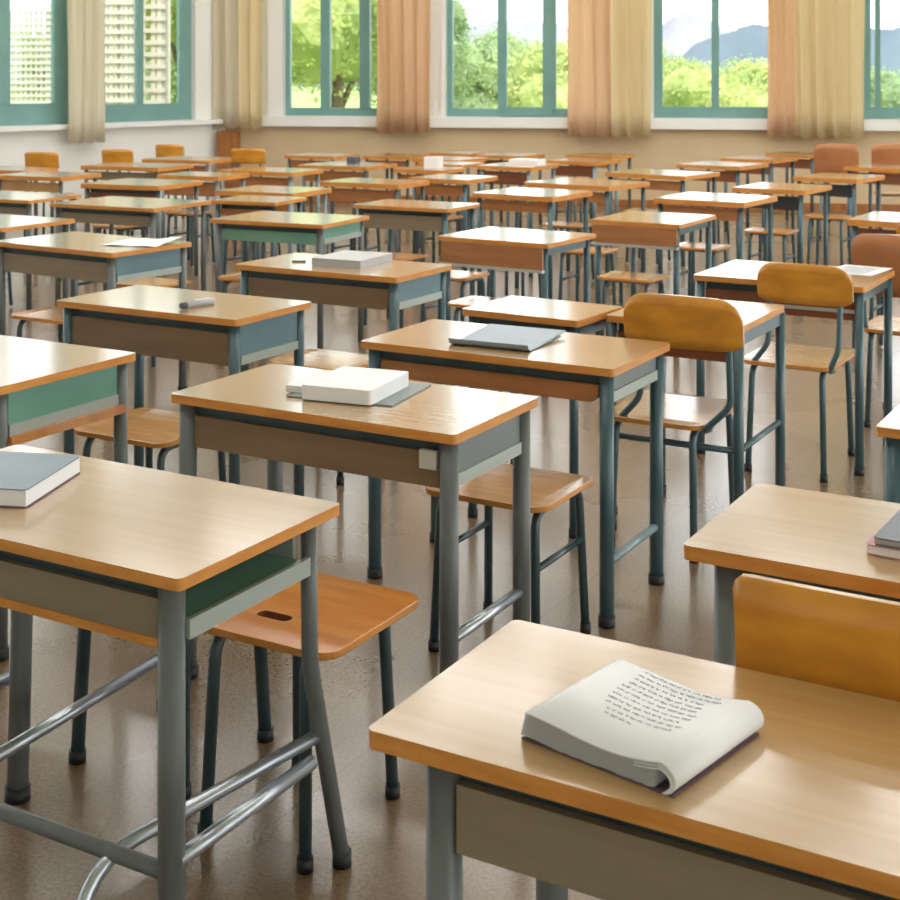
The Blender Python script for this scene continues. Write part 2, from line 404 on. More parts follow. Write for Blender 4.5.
# window boards around back windows (white casing)
for i, (a, b_) in enumerate(wb[:4]):
    bm = B(); k = .20 if i == 0 else .05
    box(bm, a-k, a, -.02, .03, 1.075, WT, 0, MB); box(bm, b_, b_+.05, -.02, .03, 1.075, WT, 0, MB)
    fix(bm); struct('trim_%d' % (3+i), bm, 'sill')
# floor / ceiling
lend = COR+LD*18.2; bend = COR+BD*15.2
def poly(name, pts, z0, z1, m):
    bm = B(); prism(bm, [(p.x, p.y) for p in pts], z0, z1); fix(bm); return struct(name, bm, m)
off = -BN*.3
pts = [COR-LN*.3-BN*.3, lend-LN*.3, Vector((9.5, -4.2, 0)), Vector((11, 17, 0)), bend-BN*.3]
poly('floor', pts, -.12, 0, 'floor')
poly('ceiling', pts, HT, HT+.15, 'ceil')
bm = B(); box(bm, .0, 15.2, 0, .02, 0, .09, 0, MB); fix(bm); struct('baseboard_back', bm, 'post')
bm = B(); box(bm, .0, 18.2, 0, .02, 0, .09, 0, ML); fix(bm); struct('baseboard_left', bm, 'sill')

bm = B(); e0 = lend-LN*.3; e1 = Vector((9.5, -4.2, 0)); dd = (e1-e0); Fr = frame(e0, dd.normalized(), Vector((dd.y, -dd.x, 0)).normalized()); box(bm, 0, dd.length, 0, .2, 0, HT, 0, Fr); fix(bm); struct('wall_rear', bm, 'wall_white')
# unseen emissive ceiling panels, added to brighten the room
def fill_mat():
    m = bpy.data.materials.new('fill_emission'); m.use_nodes = True; nt = m.node_tree; nt.nodes.clear()
    o = nt.nodes.new('ShaderNodeOutputMaterial'); e = nt.nodes.new('ShaderNodeEmission'); e.inputs[0].default_value = (1, .985, .96, 1); e.inputs[1].default_value = FILL_STRENGTH
    nt.links.new(e.outputs[0], o.inputs[0]); return m
FILL_STRENGTH = 9
M['fill_glow'] = fill_mat()
lp = None
spots = [(-7+3*a_, .8+2.6*b_) for a_ in range(3) for b_ in range(2)]+[(-9.4+1.9*a_, 5.4+1.7*b_) for a_ in range(6) for b_ in range(6) if -9.4+1.9*a_ > -10.2+.12*(5.4+1.7*b_-14) and 5.4+1.7*b_ < 13.6+.30*(1.9*a_)]
for lx_, ly_ in spots:
    if lp is None:
        lp = thing('fill_panel', 'unseen white ceiling fill panel added to brighten the rows of desks', 'ceiling light', (lx_, ly_, HT-.06), 0, 'added ceiling fill panels')
        bm = B(); box(bm, -.66, .66, -.21, .21, .02, .06); bevel(bm, .005, 1); obj('fill_housing', bm, 'sill', lp)
        bm = B(); box(bm, -.6, .6, -.16, .16, 0, .02); obj('fill_face', bm, 'fill_glow', lp)
    else:
        q = lp.copy(); C.objects.link(q); q.location = (lx_, ly_, HT-.06)
        for k in list(lp.children): k2 = k.copy(); C.objects.link(k2); k2.parent = q

# curtains
def curtain(Mx, u0, u1, v, zb, folds, m, label, amp=.05, m2=None, split=1):
    nu = folds*14; nz = 14; bm = B(); g = []
    ztop = WT+.12; ph = random.random()*6
    for s in (0, 1):
        rows = []
        for j in range(nz+1):
            z = zb+(ztop-zb)*j/nz; row = []
            for i in range(nu+1):
                t = i/nu; a = 2*PI*folds*t+ph+.5*math.sin(5*t+ph)
                am = amp*(.85+.3*math.sin(3.1*t+j*.15+ph))
                vv = v+am*math.sin(a)+.3*am*math.sin(2.3*a+.3*j)
                uu = u0+(u1-u0)*t+.018*math.cos(a)+.01*math.sin(j*.5+t*4)*(1-j/nz)
                zz = z+(.02*math.sin(a*1.0+1) if j == 0 else 0)
                row.append(bm.verts.new(Mx @ Vector((uu, vv+(.006 if s else 0), zz))))
            rows.append(row)
        g.append(rows)
    for s in (0, 1):
        for j in range(nz):
            for i in range(nu):
                q = (g[s][j][i], g[s][j][i+1], g[s][j+1][i+1], g[s][j+1][i])
                f = bm.faces.new(q if s else q[::-1]); f.smooth = True; f.material_index = 1 if (i/nu) > split else 0
    for i in range(nu):
        for j in (0, nz): bm.faces.new((g[0][j][i], g[0][j][i+1], g[1][j][i+1], g[1][j][i]))
    for j in range(nz):
        for i in (0, nu): bm.faces.new((g[0][j][i], g[0][j+1][i], g[1][j+1][i], g[1][j][i]))
    fix(bm)
    o = obj('curtain', bm, (m, m2 or m)); tag(o, label, 'curtain'); return o
curtain(MB, -.06, .60, .20, .93, 4, 'curtain_cream', 'pale gold curtain hanging in the corner above the brown wooden post', .045, 'curtain_gold', .45)
curtain(MB, 2.06, 2.72, .20, .89, 4, 'curtain_tan', 'narrow pinkish tan curtain between the two leafiest windows of the back wall', .05)
curtain(MB, 4.43, 5.42, .22, .87, 5, 'curtain_tan', 'curtain brown on the left, pale gold on the right, beside the hill view window', .05, 'curtain_gold', .5)
curtain(MB, 6.74, 7.83, .22, .87, 6, 'curtain_tan', 'wide golden tan curtain furthest right, just past the hill view window', .05, 'curtain_gold', .28)
curtain(ML, 2.08, 2.58, .20, .83, 3, 'curtain_cream', 'cream curtain hanging between the two green framed windows on the left wall', .045)

# wooden post in the corner
bm = B(); c = Vector((0, 0, 0)); box(bm, .00, .23, .06, .28, 0, .88, 0, MB); bevel(bm, .012, 2); fix(bm)
o = obj('wooden_cabinet', bm, 'post'); tag(o, 'tall narrow brown wooden cabinet standing in the corner below the pale gold curtain', 'cabinet')

# =============================================================== NEAR DESKS
RX = -1.55
custA = {(1, -1): [(.392, -.198, .729), (.392, -.198, 0)], (1, 1): [(.397, .195, .729), (.397, .20, .44), (.405, .30, .0)], (-1, 1): [(-.345, .16, .729), (-.345, .16, .4), (-.358, .16, .0)]}
make_desk(-.57, 1.718, .83, .42, 0, 'nearest desk in the foreground carrying the folded white handwritten notebook', near=True, panel='taupe', pb=.605, lr=.024, ins=.05, inx=.088, side='box', th=.024, prot=.035, cr=.012)
a = make_desk(-1.99, 2.04, .89, .48, 0, 'front left desk with a slate blue book and an open green shelf on its side', near=True, panel='taupe', pb=.628, lr=.0235, ins=.042, side='tray', sidecol='green', front_bar=.225, side_bar=.25, bar_sides=(1, -1), legs_custom=custA, th=.021, leg_r={(1, 1): .0165})
bm = B(); tube(bm, [(-.18, -.2, .225), (-.18, .42, .25)], .0135, 14); obj('foot_rail', bm, 'chrome', a)
bm = B(); box(bm, -.36, .375, -.213, -.188, .612, .628); bevel(bm, .008, 3); obj('wooden_trim', bm, 'edge', a)
bm = B(); tube(bm, fillet([(.25, -.30, .10), (.245, -.22, .22), (.40, .24, .29)], .08), .0135, 14); obj('foot_rail', bm, 'chrome', a)
b = make_desk(-2.04, 3.065, .865, .45, 0, 'middle desk carrying the thick open white book on a grey cover', near=True, panel='taupe_dark', pb=.61, lr=.023, side='rimbox', sidecol='grey_panel', side_bar=.25, th=.023)
bm = B(); box(bm, .325, .372, -.225+.018, -.225+.030, .655, .70); bevel(bm, .01, 3); obj('latch', bm, 'white_plastic', b)
c_ = make_desk(-2.007, 3.93, .865, .46, 0, 'desk holding the open blue grey folder, right behind the thick white book', near=True, panel='orange_panel', pb=.64, lr=.021, side='box', sidecol='grey_panel', leg='leg_teal', side_bar=.18, bar='leg_silver', round_panel=True)
make_desk(-1.712, 4.785, .485, .52, 0, 'narrow desk behind the orange backed chair in the middle right of the photo', near=True, panel='brown_panel', pb=.622, lr=.018, side='rail', leg='leg_teal', ins=.02, inx=.012, strip=.672, front_bar=.33, side_bar=.33, bar='leg_teal')
make_desk(-2.215, 4.56, .47, .36, -3, 'small low desk just left of the bright orange backed chair, its top bluish', near=True, panel='orange_panel', pb=.65, lr=.016, side='rail', leg='leg_teal', ins=.03)
make_desk(-1.675, 5.90, .71, .56, 0, 'right hand desk with a paper covered in blue scribbles on its corner', near=True, panel='brown_panel', pb=.61, lr=.018, side='rail', leg='leg_teal', ins=.025, strip=.652)
make_desk(-.465, 2.60, .83, .44, 0, 'desk at the right edge with a small stack of dark and pink notebooks', near=True, panel='taupe', pb=.64, lr=.026, side='box', ins=.05, inx=.07, th=.026)
make_desk(-.36, 3.66, .83, .5, 0, 'desk showing only its left corner at the right edge, beyond the notebook stack', near=True, panel='orange_panel', pb=.64, side='rail', leg='leg_teal')
make_desk(-3.335, 2.94, .83, .54, 0, 'desk cut by the left edge with a green side panel trimmed in orange wood', near=True, panel='taupe', pb=.60, lr=.021, side='box', sidecol='green', leg='leg_grey')
make_desk(-3.44, 4.03, .85, .45, 0, 'left hand desk with a marker pen lying on its top', near=True, panel='taupe_dark', pb=.58, lr=.020, side='rimbox', sidecol='blue', leg='leg_teal')
make_desk(-3.49, 5.16, .85, .47, 0, 'desk with a closed pale notebook on its top, behind the middle desks', near=True, panel='taupe_dark', pb=.605, lr=.019, side='rimbox', sidecol='blue', leg='leg_teal', round_panel=True)
make_desk(-5.07, 5.24, .87, .54, -4, 'desk on the left with a loose sheet of paper curling over its rear edge', near=True, panel='taupe', pb=.60, lr=.02, side='rimbox', sidecol='blue', leg='leg_grey')
# orange wooden trim along the green panel of the cut-off desk
for o in C.objects:
    if o.get('label', '').startswith('desk cut by the left edge'):
        bm = B(); box(bm, .375, .41, -.22, .225, .578, .602); bevel(bm, .008, 3); obj('wooden_trim', bm, 'seat_orange', o)

# further desks: x, y, width, depth, rotation, panel, panel bottom, leg, options, label
G = 'leg_grey'; TL = 'leg_teal'; SV = 'leg_silver'
far = [
 (-3.34, 6.57, .66, .54, -3, 'orange_panel', .615, TL, dict(strip=True, side='rail', prot=-.004, panel_w=.60), 'desk with silver strip under its orange brown panel, nearer of the central two'),
 (-3.05, 7.78, .56, .62, 0, 'orange_panel', .62, TL, dict(strip=True, side='rail', round_panel=True, prot=-.004, panel_w=.52), 'desk with a round cornered brown panel over a silver strip, right of centre'),
 (-6.42, 7.00, .85, .62, 4, 'taupe', .63, G, {}, 'wide desk on the left with a window reflection, first behind the curled paper'),
 (-5.84, 7.62, .50, .45, 8, 'orange_panel', .65, TL, {}, 'pale orange desk end behind and right of the wide window reflecting desk'),
 (-4.91, 6.71, .76, .56, 5, 'green', .63, G, dict(side='box', sidecol='green'), 'desk with green front panel and green side box, behind the pale notebook desk'),
 (-4.71, 7.82, .70, .46, 2, 'taupe', .60, TL, {}, 'desk with white gleaming top and tall grey brown front panel in the centre'),
 (-6.23, 8.31, .66, .56, 5, 'orange_panel', .60, SV, {}, 'desk directly behind the green panelled desk, nearer one of that file'),
 (-6.02, 9.35, .72, .50, 2, 'orange_panel', .60, G, {}, 'bright orange edged desk behind the white gleaming centre desk, to its left'),
 (-4.47, 9.04, .66, .60, -4, 'orange_panel', .63, TL, {}, 'desk with two tone white and orange top behind the nearer central silver strip desk'),
 (-4.52, 10.10, .78, .62, -8, 'orange_panel', .62, TL, {}, 'broad white topped desk standing one place further back than the two tone centre desk'),
 (-4.40, 11.42, .78, .64, -8, 'orange_panel', .62, TL, {}, 'white topped desk in front of the tan wall, left of three slim desks'),
 (-3.19, 9.29, .66, .62, -4, 'orange_panel', .62, TL, {}, 'light topped desk behind the round cornered brown panel desk'),
 (-4.33, 12.81, .66, .62, -8, 'brown_panel', .60, TL, {}, 'slim desk with white top below the left side of the golden curtain'),
 (-3.06, 10.44, .56, .62, -4, 'dark', .60, TL, {}, 'orange edged desk with a black front panel, nearer of the two black panelled ones'),
 (-2.96, 11.73, .55, .62, -8, 'dark', .60, TL, {}, 'orange edged desk with a black front panel, further of the two black panelled ones'),
 (-9.02, 9.92, .85, .60, 8, 'taupe', .62, G, {}, 'long white topped table near the left wall below the cream curtain'),
 (-9.68, 8.98, .72, .45, 8, 'taupe', .64, G, {}, 'thin dark edged desk touching the left edge, in front of the leftmost orange chair'),
 (-8.85, 8.63, .70, .55, 8, 'seat', .62, G, {}, 'desk with a tan panel in front of the leftmost orange chair'),
 (-7.55, 8.36, .72, .62, 8, 'brown_panel', .64, G, {}, 'desk with a cream shelf edge standing behind the wide window reflecting desk'),
 (-9.27, 10.98, .78, .60, 8, 'back_brown', .60, SV, {}, 'furthest left desk with gleaming white oval looking top by the corner'),
 (-7.71, 9.29, .62, .48, 6, 'orange_panel', .58, SV, {}, 'desk with deep red brown panel between silvery legs on the left'),
 (-7.55, 10.02, .80, .50, 2, 'orange_panel', .60, SV, {}, 'wide bright orange desk just in front of the yellow two tone chair'),
 (-7.38, 11.00, .74, .60, 4, 'orange_panel', .60, G, {}, 'orange desk right below the small black box on the back rows'),
 (-8.52, 12.20, .60, .55, 6, 'orange_panel', .62, G, {}, 'left one of the two orange desks against the tan wall beside the small black box'),
 (-7.80, 12.55, .55, .55, 6, 'orange_panel', .64, G, {}, 'right one of the two orange desks against the tan wall beside the small black box'),
 (-6.62, 11.62, .50, .45, 2, 'orange_panel', .62, G, {}, 'plain orange desk end behind the low brown panelled desk, left of the white cube'),
 (-7.02, 12.30, .56, .55, -2, 'brown_panel', .60, G, {}, 'orange desk with dark front below the dark pipe on the tan wall'),
 (-7.45, 13.25, .50, .45, 2, 'orange_panel', .64, G, {}, 'thin white topped desk furthest back below the narrow curtain'),
 (-6.80, 13.22, .55, .55, 0, 'brown_panel', .62, G, {}, 'rounded orange desk against the tan wall left of the white box'),
 (-5.95, 11.72, .56, .60, 0, 'brown_panel', .58, SV, {}, 'desk carrying the flat white box in the back rows'),
 (-5.72, 12.72, .55, .55, -4, 'brown_panel', .60, SV, {}, 'orange desk with brown panel below the brown and gold curtain, nearer one'),
 (-5.98, 13.70, .55, .52, -6, 'orange_panel', .62, G, {}, 'oval looking desk against the tan wall below the brown and gold curtain'),
 (-5.70, 10.05, .56, .52, -1, 'orange_panel', .61, TL, {}, 'low orange brown panelled desk in the middle of the back rows'),
 (-6.42, 10.88, .50, .45, 2, 'orange_panel', .62, G, {}, 'desk carrying the small white cube in the back rows'),
 (-4.32, 13.92, .58, .58, -8, 'brown_panel', .60, TL, {}, 'slim orange edged desk below the middle of the hill view window'),
 (-4.20, 14.95, .56, .52, -8, 'brown_panel', .60, TL, {}, 'thick edged desk furthest back on the right, beside the brown chairs'),
 (-2.90, 13.20, .58, .60, -8, 'brown_panel', .60, TL, {}, 'desk in front of the brown chairs near the right edge'),
 (-1.72, 8.50, .60, .58, -3, 'brown_panel', .63, TL, {}, 'white topped desk cut by the right edge behind the scribbled paper'),
 (-6.36, 5.73, .84, .56, 0, 'taupe', .63, G, {}, 'long desk cut by the left edge, nearer of the two in the far left column'),
 (-7.52, 6.98, .84, .52, 3, 'taupe', .63, G, {}, 'desk cut by the left edge, further of the two in the far left column'),
]
for i, (x, y, w, d, rot, pn, pb, lg, op, lab) in enumerate(far):
    near = y < 8.5
    kw = dict(panel=pn, pb=pb, leg=lg, lr=.018, side='none', near=near, feet=False, ins=.04, prot=.035)
    kw.update(op)
    if y > 8: kw['th'] = .036
    make_desk(x, y, w, d, rot, lab, **kw)

# =============================================================== STOOLS & CHAIRS
make_stool(-1.765, 2.452, 'orange wooden stool with an oval hand hole, beside the green shelf desk', w=.40, d=.37, near=True, hole=True, seatm='seat_orange', r=.0135, li=.085)
make_stool(-2.20, 2.54, 'wooden stool standing behind the front left desk, only its legs showing', w=.38, d=.34, near=True, r=.016)
make_stool(-1.80, 3.50, 'light wooden stool with rounded front half under the blue grey folder desk', w=.38, d=.36, near=True, rung=.27)
make_stool(-3.11, 3.50, 'light wooden stool in front of the marker pen desk', w=.40, d=.37, near=True)
make_stool(-3.22, 4.66, 'stool tucked under the desk with the closed pale notebook', w=.38, d=.34, near=True, seatm='seat')
make_stool(-4.95, 4.92, 'stool tucked under the desk with the loose curling paper', w=.38, d=.34, near=True, seatm='seat_orange')
make_stool(-5.95, 4.52, 'stool with orange edged seat cut by the left edge, lowest of the left column', w=.38, d=.36, near=True, seatm='seat')
make_chair(-1.72, 4.57, 'bright orange backed chair pushed up to the narrow middle right desk', w=.36, d=.45, near=True, bw=.41, boff=.115, bz=(.70, .868), br=.08)
make_chair(-1.595, 5.70, 'orange backed chair pushed up to the desk with the blue scribbles', w=.37, d=.48, near=True, bw=.38, boff=.07, bz=(.685, .84), by=.04, br=.07)
make_chair(-1.33, 6.62, 'tan backed chair cut by the right edge, behind the blue scribbled paper', w=.40, d=.42, near=True, bw=.46, backm='back_brown', bz=(.60, .875), br=.06)
make_chair(-1.33, 7.45, 'light orange chair back barely showing over the tan chair at the right edge', w=.40, d=.40, bw=.42, bz=(.66, .87))
make_chair(-.43, 2.19, 'large orange wooden chair back directly behind the nearest foreground desk', w=.40, d=.40, near=True, bw=.44, bz=(.62, .868), br=.022, seatm='seat_orange')
ch = [(-10.03, 9.81, 20, 'back', .34, (.70, .85), 'leftmost orange chair against the left wall, near the window with a brown view'),
      (-9.90, 10.70, 20, 'back', .33, (.68, .84), 'orange chair against the left wall just right of the cream curtain'),
      (-10.50, 12.17, 20, 'back', .33, (.66, .81), 'small orange chair against the left wall nearest the brown corner cabinet'),
      (-8.40, 10.88, 20, 'back', .34, (.74, .88), 'yellow orange two tone chair beside the brown corner cabinet')]
for x, y, r, bmn, bw, bz, lab in ch:
    make_chair(x, y, lab, w=.36, d=.36, rot=r, backm=bmn, bw=bw, bz=bz, br=.02)
for x, y, lab in ((-3.52, 13.84, 'brown chair with a pale rim, leftmost of the three at the back right'),
                  (-3.02, 14.05, 'brown chair back in the middle of the three at the back right'),
                  (-2.56, 14.22, 'brown chair back cut by the right edge, last of the three at the back right')):
    make_chair(x, y, lab, w=.38, d=.40, rot=14, backm='back_brown', bw=.42, bz=(.60, .92), br=.06, legm='leg_silver')
# stools under the further desks: offset from a desk, described by it
st = [(-3.33, 6.24, 'stool under the nearer central desk with the silver strip'),
      (-3.98, 7.02, 'stool whose pale seat shows left of the nearer central silver strip desk'),
      (-3.05, 7.46, 'stool under the round cornered brown panel desk'),
      (-3.78, 8.45, 'stool whose pale seat shows just left of the round cornered brown panel desk'),
      (-4.91, 6.38, 'stool under the green panelled desk'),
      (-4.71, 7.55, 'stool under the white gleaming centre desk'),
      (-6.38, 6.72, 'stool under the wide left desk with the window reflection'),
      (-5.28, 5.92, 'stool between the curled paper desk and the green panelled desk'),
      (-6.35, 5.40, 'stool under the nearer desk of the far left column'),
      (-7.5, 6.70, 'stool under the further desk of the far left column'),
      (-6.3, 8.12, 'stool under the desk directly behind the green panelled desk'),
      (-6.02, 9.08, 'stool under the bright orange edged desk left of centre'),
      (-4.47, 8.75, 'stool under the two tone white and orange desk'),
      (-4.54, 9.82, 'stool under the broad white topped desk right of centre'),
      (-3.19, 9.0, 'stool under the light topped desk behind the brown round cornered panel'),
      (-3.06, 10.17, 'stool under the nearer black panelled desk'),
      (-2.97, 11.45, 'stool under the further black panelled desk'),
      (-1.73, 8.22, 'stool under the white topped desk at the right edge'),
      (-4.42, 11.14, 'stool under the white topped desk left of the slim right hand desks'),
      (-7.52, 8.08, 'stool under the desk with the cream shelf edge'),
      (-7.71, 9.12, 'stool under the desk with the deep red brown panel'),
      (-7.53, 9.80, 'stool under the wide bright orange desk by the two tone chair'),
      (-8.98, 9.66, 'stool under the long white topped table'),
      (-5.70, 9.82, 'stool under the low orange brown panelled desk'),
      (-4.36, 12.52, 'stool under the slim desk below the golden curtain'),
      (-5.73, 12.5, 'stool under the brown panelled desk below the brown and gold curtain')]
s0 = None
def dup(root, loc, label):
    r = root.copy(); C.objects.link(r); r.location = loc; r['label'] = label
    for c1 in list(root.children):
        k = c1.copy(); C.objects.link(k); k.parent = r
        for g in list(c1.children):
            q = g.copy(); C.objects.link(q); q.parent = k
    return r
for x, y, lab in st:
    if s0 is None:
        s0 = make_stool(x, y, lab, w=.34, d=.32, group='stools tucked under the further desks', rung=.25, legm='leg_teal')
    else: dup(s0, (x, y, 0), lab)

# =============================================================== THINGS ON THE DESKS
Z = .7505
def scribble(bm, x0, x1, y, zf, rnd, h=.0032, th=.0006):
    x = x0
    while x < x1:
        wl_ = rnd.uniform(.004, .015); n = max(3, int(wl_/.0012)); prev = None
        for i in range(n+1):
            xx = x+wl_*i/n; yy = y+math.sin(i*2.1+rnd.random()*2)*h*.5*rnd.uniform(.4, 1)
            p = Vector((xx, yy, zf(xx)+.0006))
            if prev is not None:
                dr = (p-prev).normalized(); nn = Vector((-dr.y, dr.x, 0))*th
                bm.faces.new([bm.verts.new(q) for q in (prev-nn, p-nn, p+nn, prev+nn)])
            prev = p
        x += wl_+rnd.uniform(.002, .004)
# folded notebook on the nearest desk; local x across, y away
nb = thing('folded_notebook', 'thick white notebook folded open with handwriting, lying on the nearest desk', 'notebook', (-.684, 1.559, Z), math.radians(-11))
W_, D_ = .222, .212
def topz(x):
    t = (x+W_/2)/W_
    return .030+.010*math.sin(PI*(t-.1)*1.0)*0+.006*math.cos(PI*t*1.6)+.010*t*t
def sheet(bm, off, x0, xr, th, y0, y1, wrap=True):
    prof = []
    n = 18
    for i in range(n+1):
        x = x0+(xr-x0)*i/n; prof.append((x, topz(x)-off))
    if wrap:
        zr = topz(xr)-off; r = zr/2*.98
        for i in range(1, 11):
            a = PI/2-PI*i/10*.96; prof.append((xr+r*1.15*math.cos(a), r+r*math.sin(a)))
    inner = []
    for k, (x, z) in enumerate(prof):
        p0 = prof[max(0, k-1)]; p1 = prof[min(len(prof)-1, k+1)]; dx, dz = p1[0]-p0[0], p1[1]-p0[1]; L_ = math.hypot(dx, dz)
        inner.append((x+dz/L_*th, z-dx/L_*th))
    rings = []
    for y in (y0, y1):
        rings.append(([bm.verts.new((x, y, max(z, .0005))) for x, z in prof], [bm.verts.new((x, y, max(z, .0003))) for x, z in inner]))
    n = len(prof)
    for k in range(n-1):
        f = bm.faces.new((rings[0][0][k], rings[0][0][k+1], rings[1][0][k+1], rings[1][0][k])); f.smooth = True
        f = bm.faces.new((rings[0][1][k+1], rings[0][1][k], rings[1][1][k], rings[1][1][k+1])); f.smooth = True
        bm.faces.new((rings[0][1][k], rings[0][1][k+1], rings[0][0][k+1], rings[0][0][k]))
        bm.faces.new((rings[1][0][k], rings[1][0][k+1], rings[1][1][k+1], rings[1][1][k]))
    for k in (0, n-1): bm.faces.new((rings[0][0][k], rings[1][0][k], rings[1][1][k], rings[0][1][k]))
bm = B(); sheet(bm, 0, -W_/2, W_/2-.022, .0016, 0, D_); fix(bm); obj('top_sheet', bm, 'paper', nb)
rnd = random.Random(3)
bm = B()
for k in range(13):
    sheet(bm, .0035+.0022*k, -W_/2-.001-.0006*k, W_/2-.028-rnd.uniform(0, .004), .0010, .002, D_-.003, wrap=False)
fix(bm); obj('page_block', bm, 'greybook', nb)
bm = B()
for k in range(2): sheet(bm, .0045+.004*k, W_/2-.06, W_/2-.024, .0012, .001, D_-.002)
fix(bm); obj('folded_pages', bm, 'paper', nb)
bm = B(); box(bm, -W_/2-.006, W_/2-.006, .001, D_-.004, .0002, .0022); obj('back_cover', bm, 'purple', nb)
bm = B()
for k in range(11):
    y = .075+.0128*k
    scribble(bm, -.066+rnd.uniform(0, .01)+(.02 if k < 2 else 0), .060-rnd.uniform(0, .02)-(.05 if k < 1 else 0), y, topz, rnd, .0062, .0007)
obj('handwriting', bm, 'ink', nb)

# slate blue book on the front left desk
def book(name, label, x, y, w, d, h, rot, cover, pages='pages', z=Z, cat='book', ct=.0022, soft=.004, bottom=None):
    t = thing(name, label, cat, (x, y, z), math.radians(rot))
    bm = B(); prism(bm, rrect(w, d, .01, 3), h-ct, h); bevel(bm, .0008, 1); obj('front_cover', bm, cover, t)
    bm = B(); prism(bm, rrect(w, d, .01, 3), 0, ct); obj('back_cover', bm, bottom or cover, t)
    bm = B(); box(bm, -w/2+.001, w/2-.003, -d/2+.003, d/2-.003, ct, h-ct); obj('page_block', bm, pages, t)
    return t
bk = book('hardback_book', 'slate blue book with pale page edges on the front left desk', -2.20, 2.03, .215, .25, .036, 20, 'bluebook', bottom='purple', pages='paper')
# thick white book on the middle desk
t = thing('open_book', 'thick white book lying on a grey cover on the middle desk', 'book', (-2.065, 3.08, Z), math.radians(8))
bm = B(); box(bm, -.13, .17, -.10, .16, 0, .003); bevel(bm, .001, 1); obj('cover', bm, 'grey_panel', t)
bm = B(); prism(bm, rrect(.20, .25, .012, 4, .02, .005), .003, .040); bevel(bm, .005, 3, .9); obj('page_block', bm, ('paper',), t)
bm = B(); box(bm, -.155, -.03, -.06, .10, .003, .020); bevel(bm, .003, 2); obj('left_pages', bm, 'paper', t)
# blue grey folder: tray with turned-up edges
t = thing('open_folder', 'blue grey folder with a turned up front edge on the desk behind the middle desk', 'folder', (-2.035, 3.94, Z), math.radians(3))
bm = B(); n = 14
prof = [(-.155, .022), (-.150, .012), (-.140, .006), (-.12, .004), (-.05, .006), (.0, .009), (.08, .014), (.15, .018)]
for s_, (za) in ((0, 0), (1, .003)):
    pass
vs = []
for X in (-.135, .135):
    vs.append([bm.verts.new((X*(1-.0*(y+.15)), y, z)) for y, z in prof]); vs.append([bm.verts.new((X, y, z-.004)) for y, z in prof])
for k in range(len(prof)-1):
    bm.faces.new((vs[0][k], vs[2][k], vs[2][k+1], vs[0][k+1])); bm.faces.new((vs[1][k], vs[1][k+1], vs[3][k+1], vs[3][k]))
    bm.faces.new((vs[0][k], vs[0][k+1], vs[1][k+1], vs[1][k])); bm.faces.new((vs[2][k], vs[3][k], vs[3][k+1], vs[2][k+1]))
for k in (0, len(prof)-1): bm.faces.new((vs[0][k], vs[1][k], vs[3][k], vs[2][k]))
fix(bm)
obj('cover', bm, 'folder', t)
bm = B(); box(bm, -.125, .125, -.11, .14, .0002, .0016); obj('inner_sheet', bm, 'paper', t)
# marker pen
t = thing('marker_pen', 'grey and white marker pen lying on the left hand desk top', 'pen', (-3.31, 3.94, Z+.012), math.radians(82))
bm = B(); tube(bm, [(-.065, 0, 0), (.02, 0, 0), (.045, 0, 0)], .011, 14); obj('barrel', bm, 'slate', t)
bm = B(); tube(bm, [(-.04, 0, 0), (.085, 0, 0), (.09, 0, 0)], .0116, 14); obj('cap', bm, 'greybook', t)
bm = B(); box(bm, .0, .07, -.003, .003, .011, .015); obj('clip', bm, 'silver', t)
# closed pale notebook + tiny pen
book('closed_notebook', 'closed pale lilac grey notebook on the desk behind the marker pen desk', -3.475, 5.215, .25, .30, .034, 4, 'greybook', 'greybook')
o = thing('small_pen', 'tiny dark pen lying left of the closed pale notebook', 'pen', (-3.70, 5.12, Z+.004), .5)
bm = B(); tube(bm, [(-.03, 0, 0), (0, 0, 0), (.03, 0, 0)], .004, 8); obj('barrel', bm, 'slate', o)
# curling paper sheet
bm = B(); n = 10; g = []
for s_ in (0, 1):
    g.append([[bm.verts.new((-.15+.30*i/n, -.14+.28*j/n, .002+.020*((i/n)**3)*(j/n)+.004*math.sin(i*.6)**2-(.0008 if s_ else 0))) for j in range(n+1)] for i in range(n+1)])
for s_ in (0, 1):
    for i in range(n):
        for j in range(n): bm.faces.new((g[s_][i][j], g[s_][i+1][j], g[s_][i+1][j+1], g[s_][i][j+1]))
for i in range(n):
    for j in (0, n): bm.faces.new((g[0][i][j], g[0][i+1][j], g[1][i+1][j], g[1][i][j])); bm.faces.new((g[0][j][i], g[0][j][i+1], g[1][j][i+1], g[1][j][i]))
fix(bm); o = obj('paper_sheet', bm, 'paper'); o.location = (-4.80, 5.31, Z); o.rotation_euler = (0, 0, math.radians(14)); tag(o, 'loose white sheet of paper curling up on the left desk', 'paper')
# notebooks at right edge
book('closed_notebook', 'pink and cream notebook at the bottom of the stack at the right edge', -.475, 2.60, .20, .23, .018, -4, 'pink', 'paper')
book('closed_notebook', 'dark slate notebook on top of the pink and cream one at the right edge', -.468, 2.60, .195, .225, .014, -2, 'slate', 'pages', z=Z+.0185)
# scribbled sheet
t = thing('paper_sheet', 'white sheet with blue grey scribbles on the desk near the right edge', 'paper', (-1.46, 6.10, Z), math.radians(-6))
bm = B(); box(bm, -.105, .105, -.14, .14, 0, .0012); obj('sheet', bm, 'paper', t)
bm = B(); rnd = random.Random(5)
for k in range(9): scribble(bm, -.08, .075-rnd.random()*.03, -.10+.023*k, lambda x: .0012, rnd, h=.016, th=.0012)
obj('scribbles', bm, 'bluebook', t)
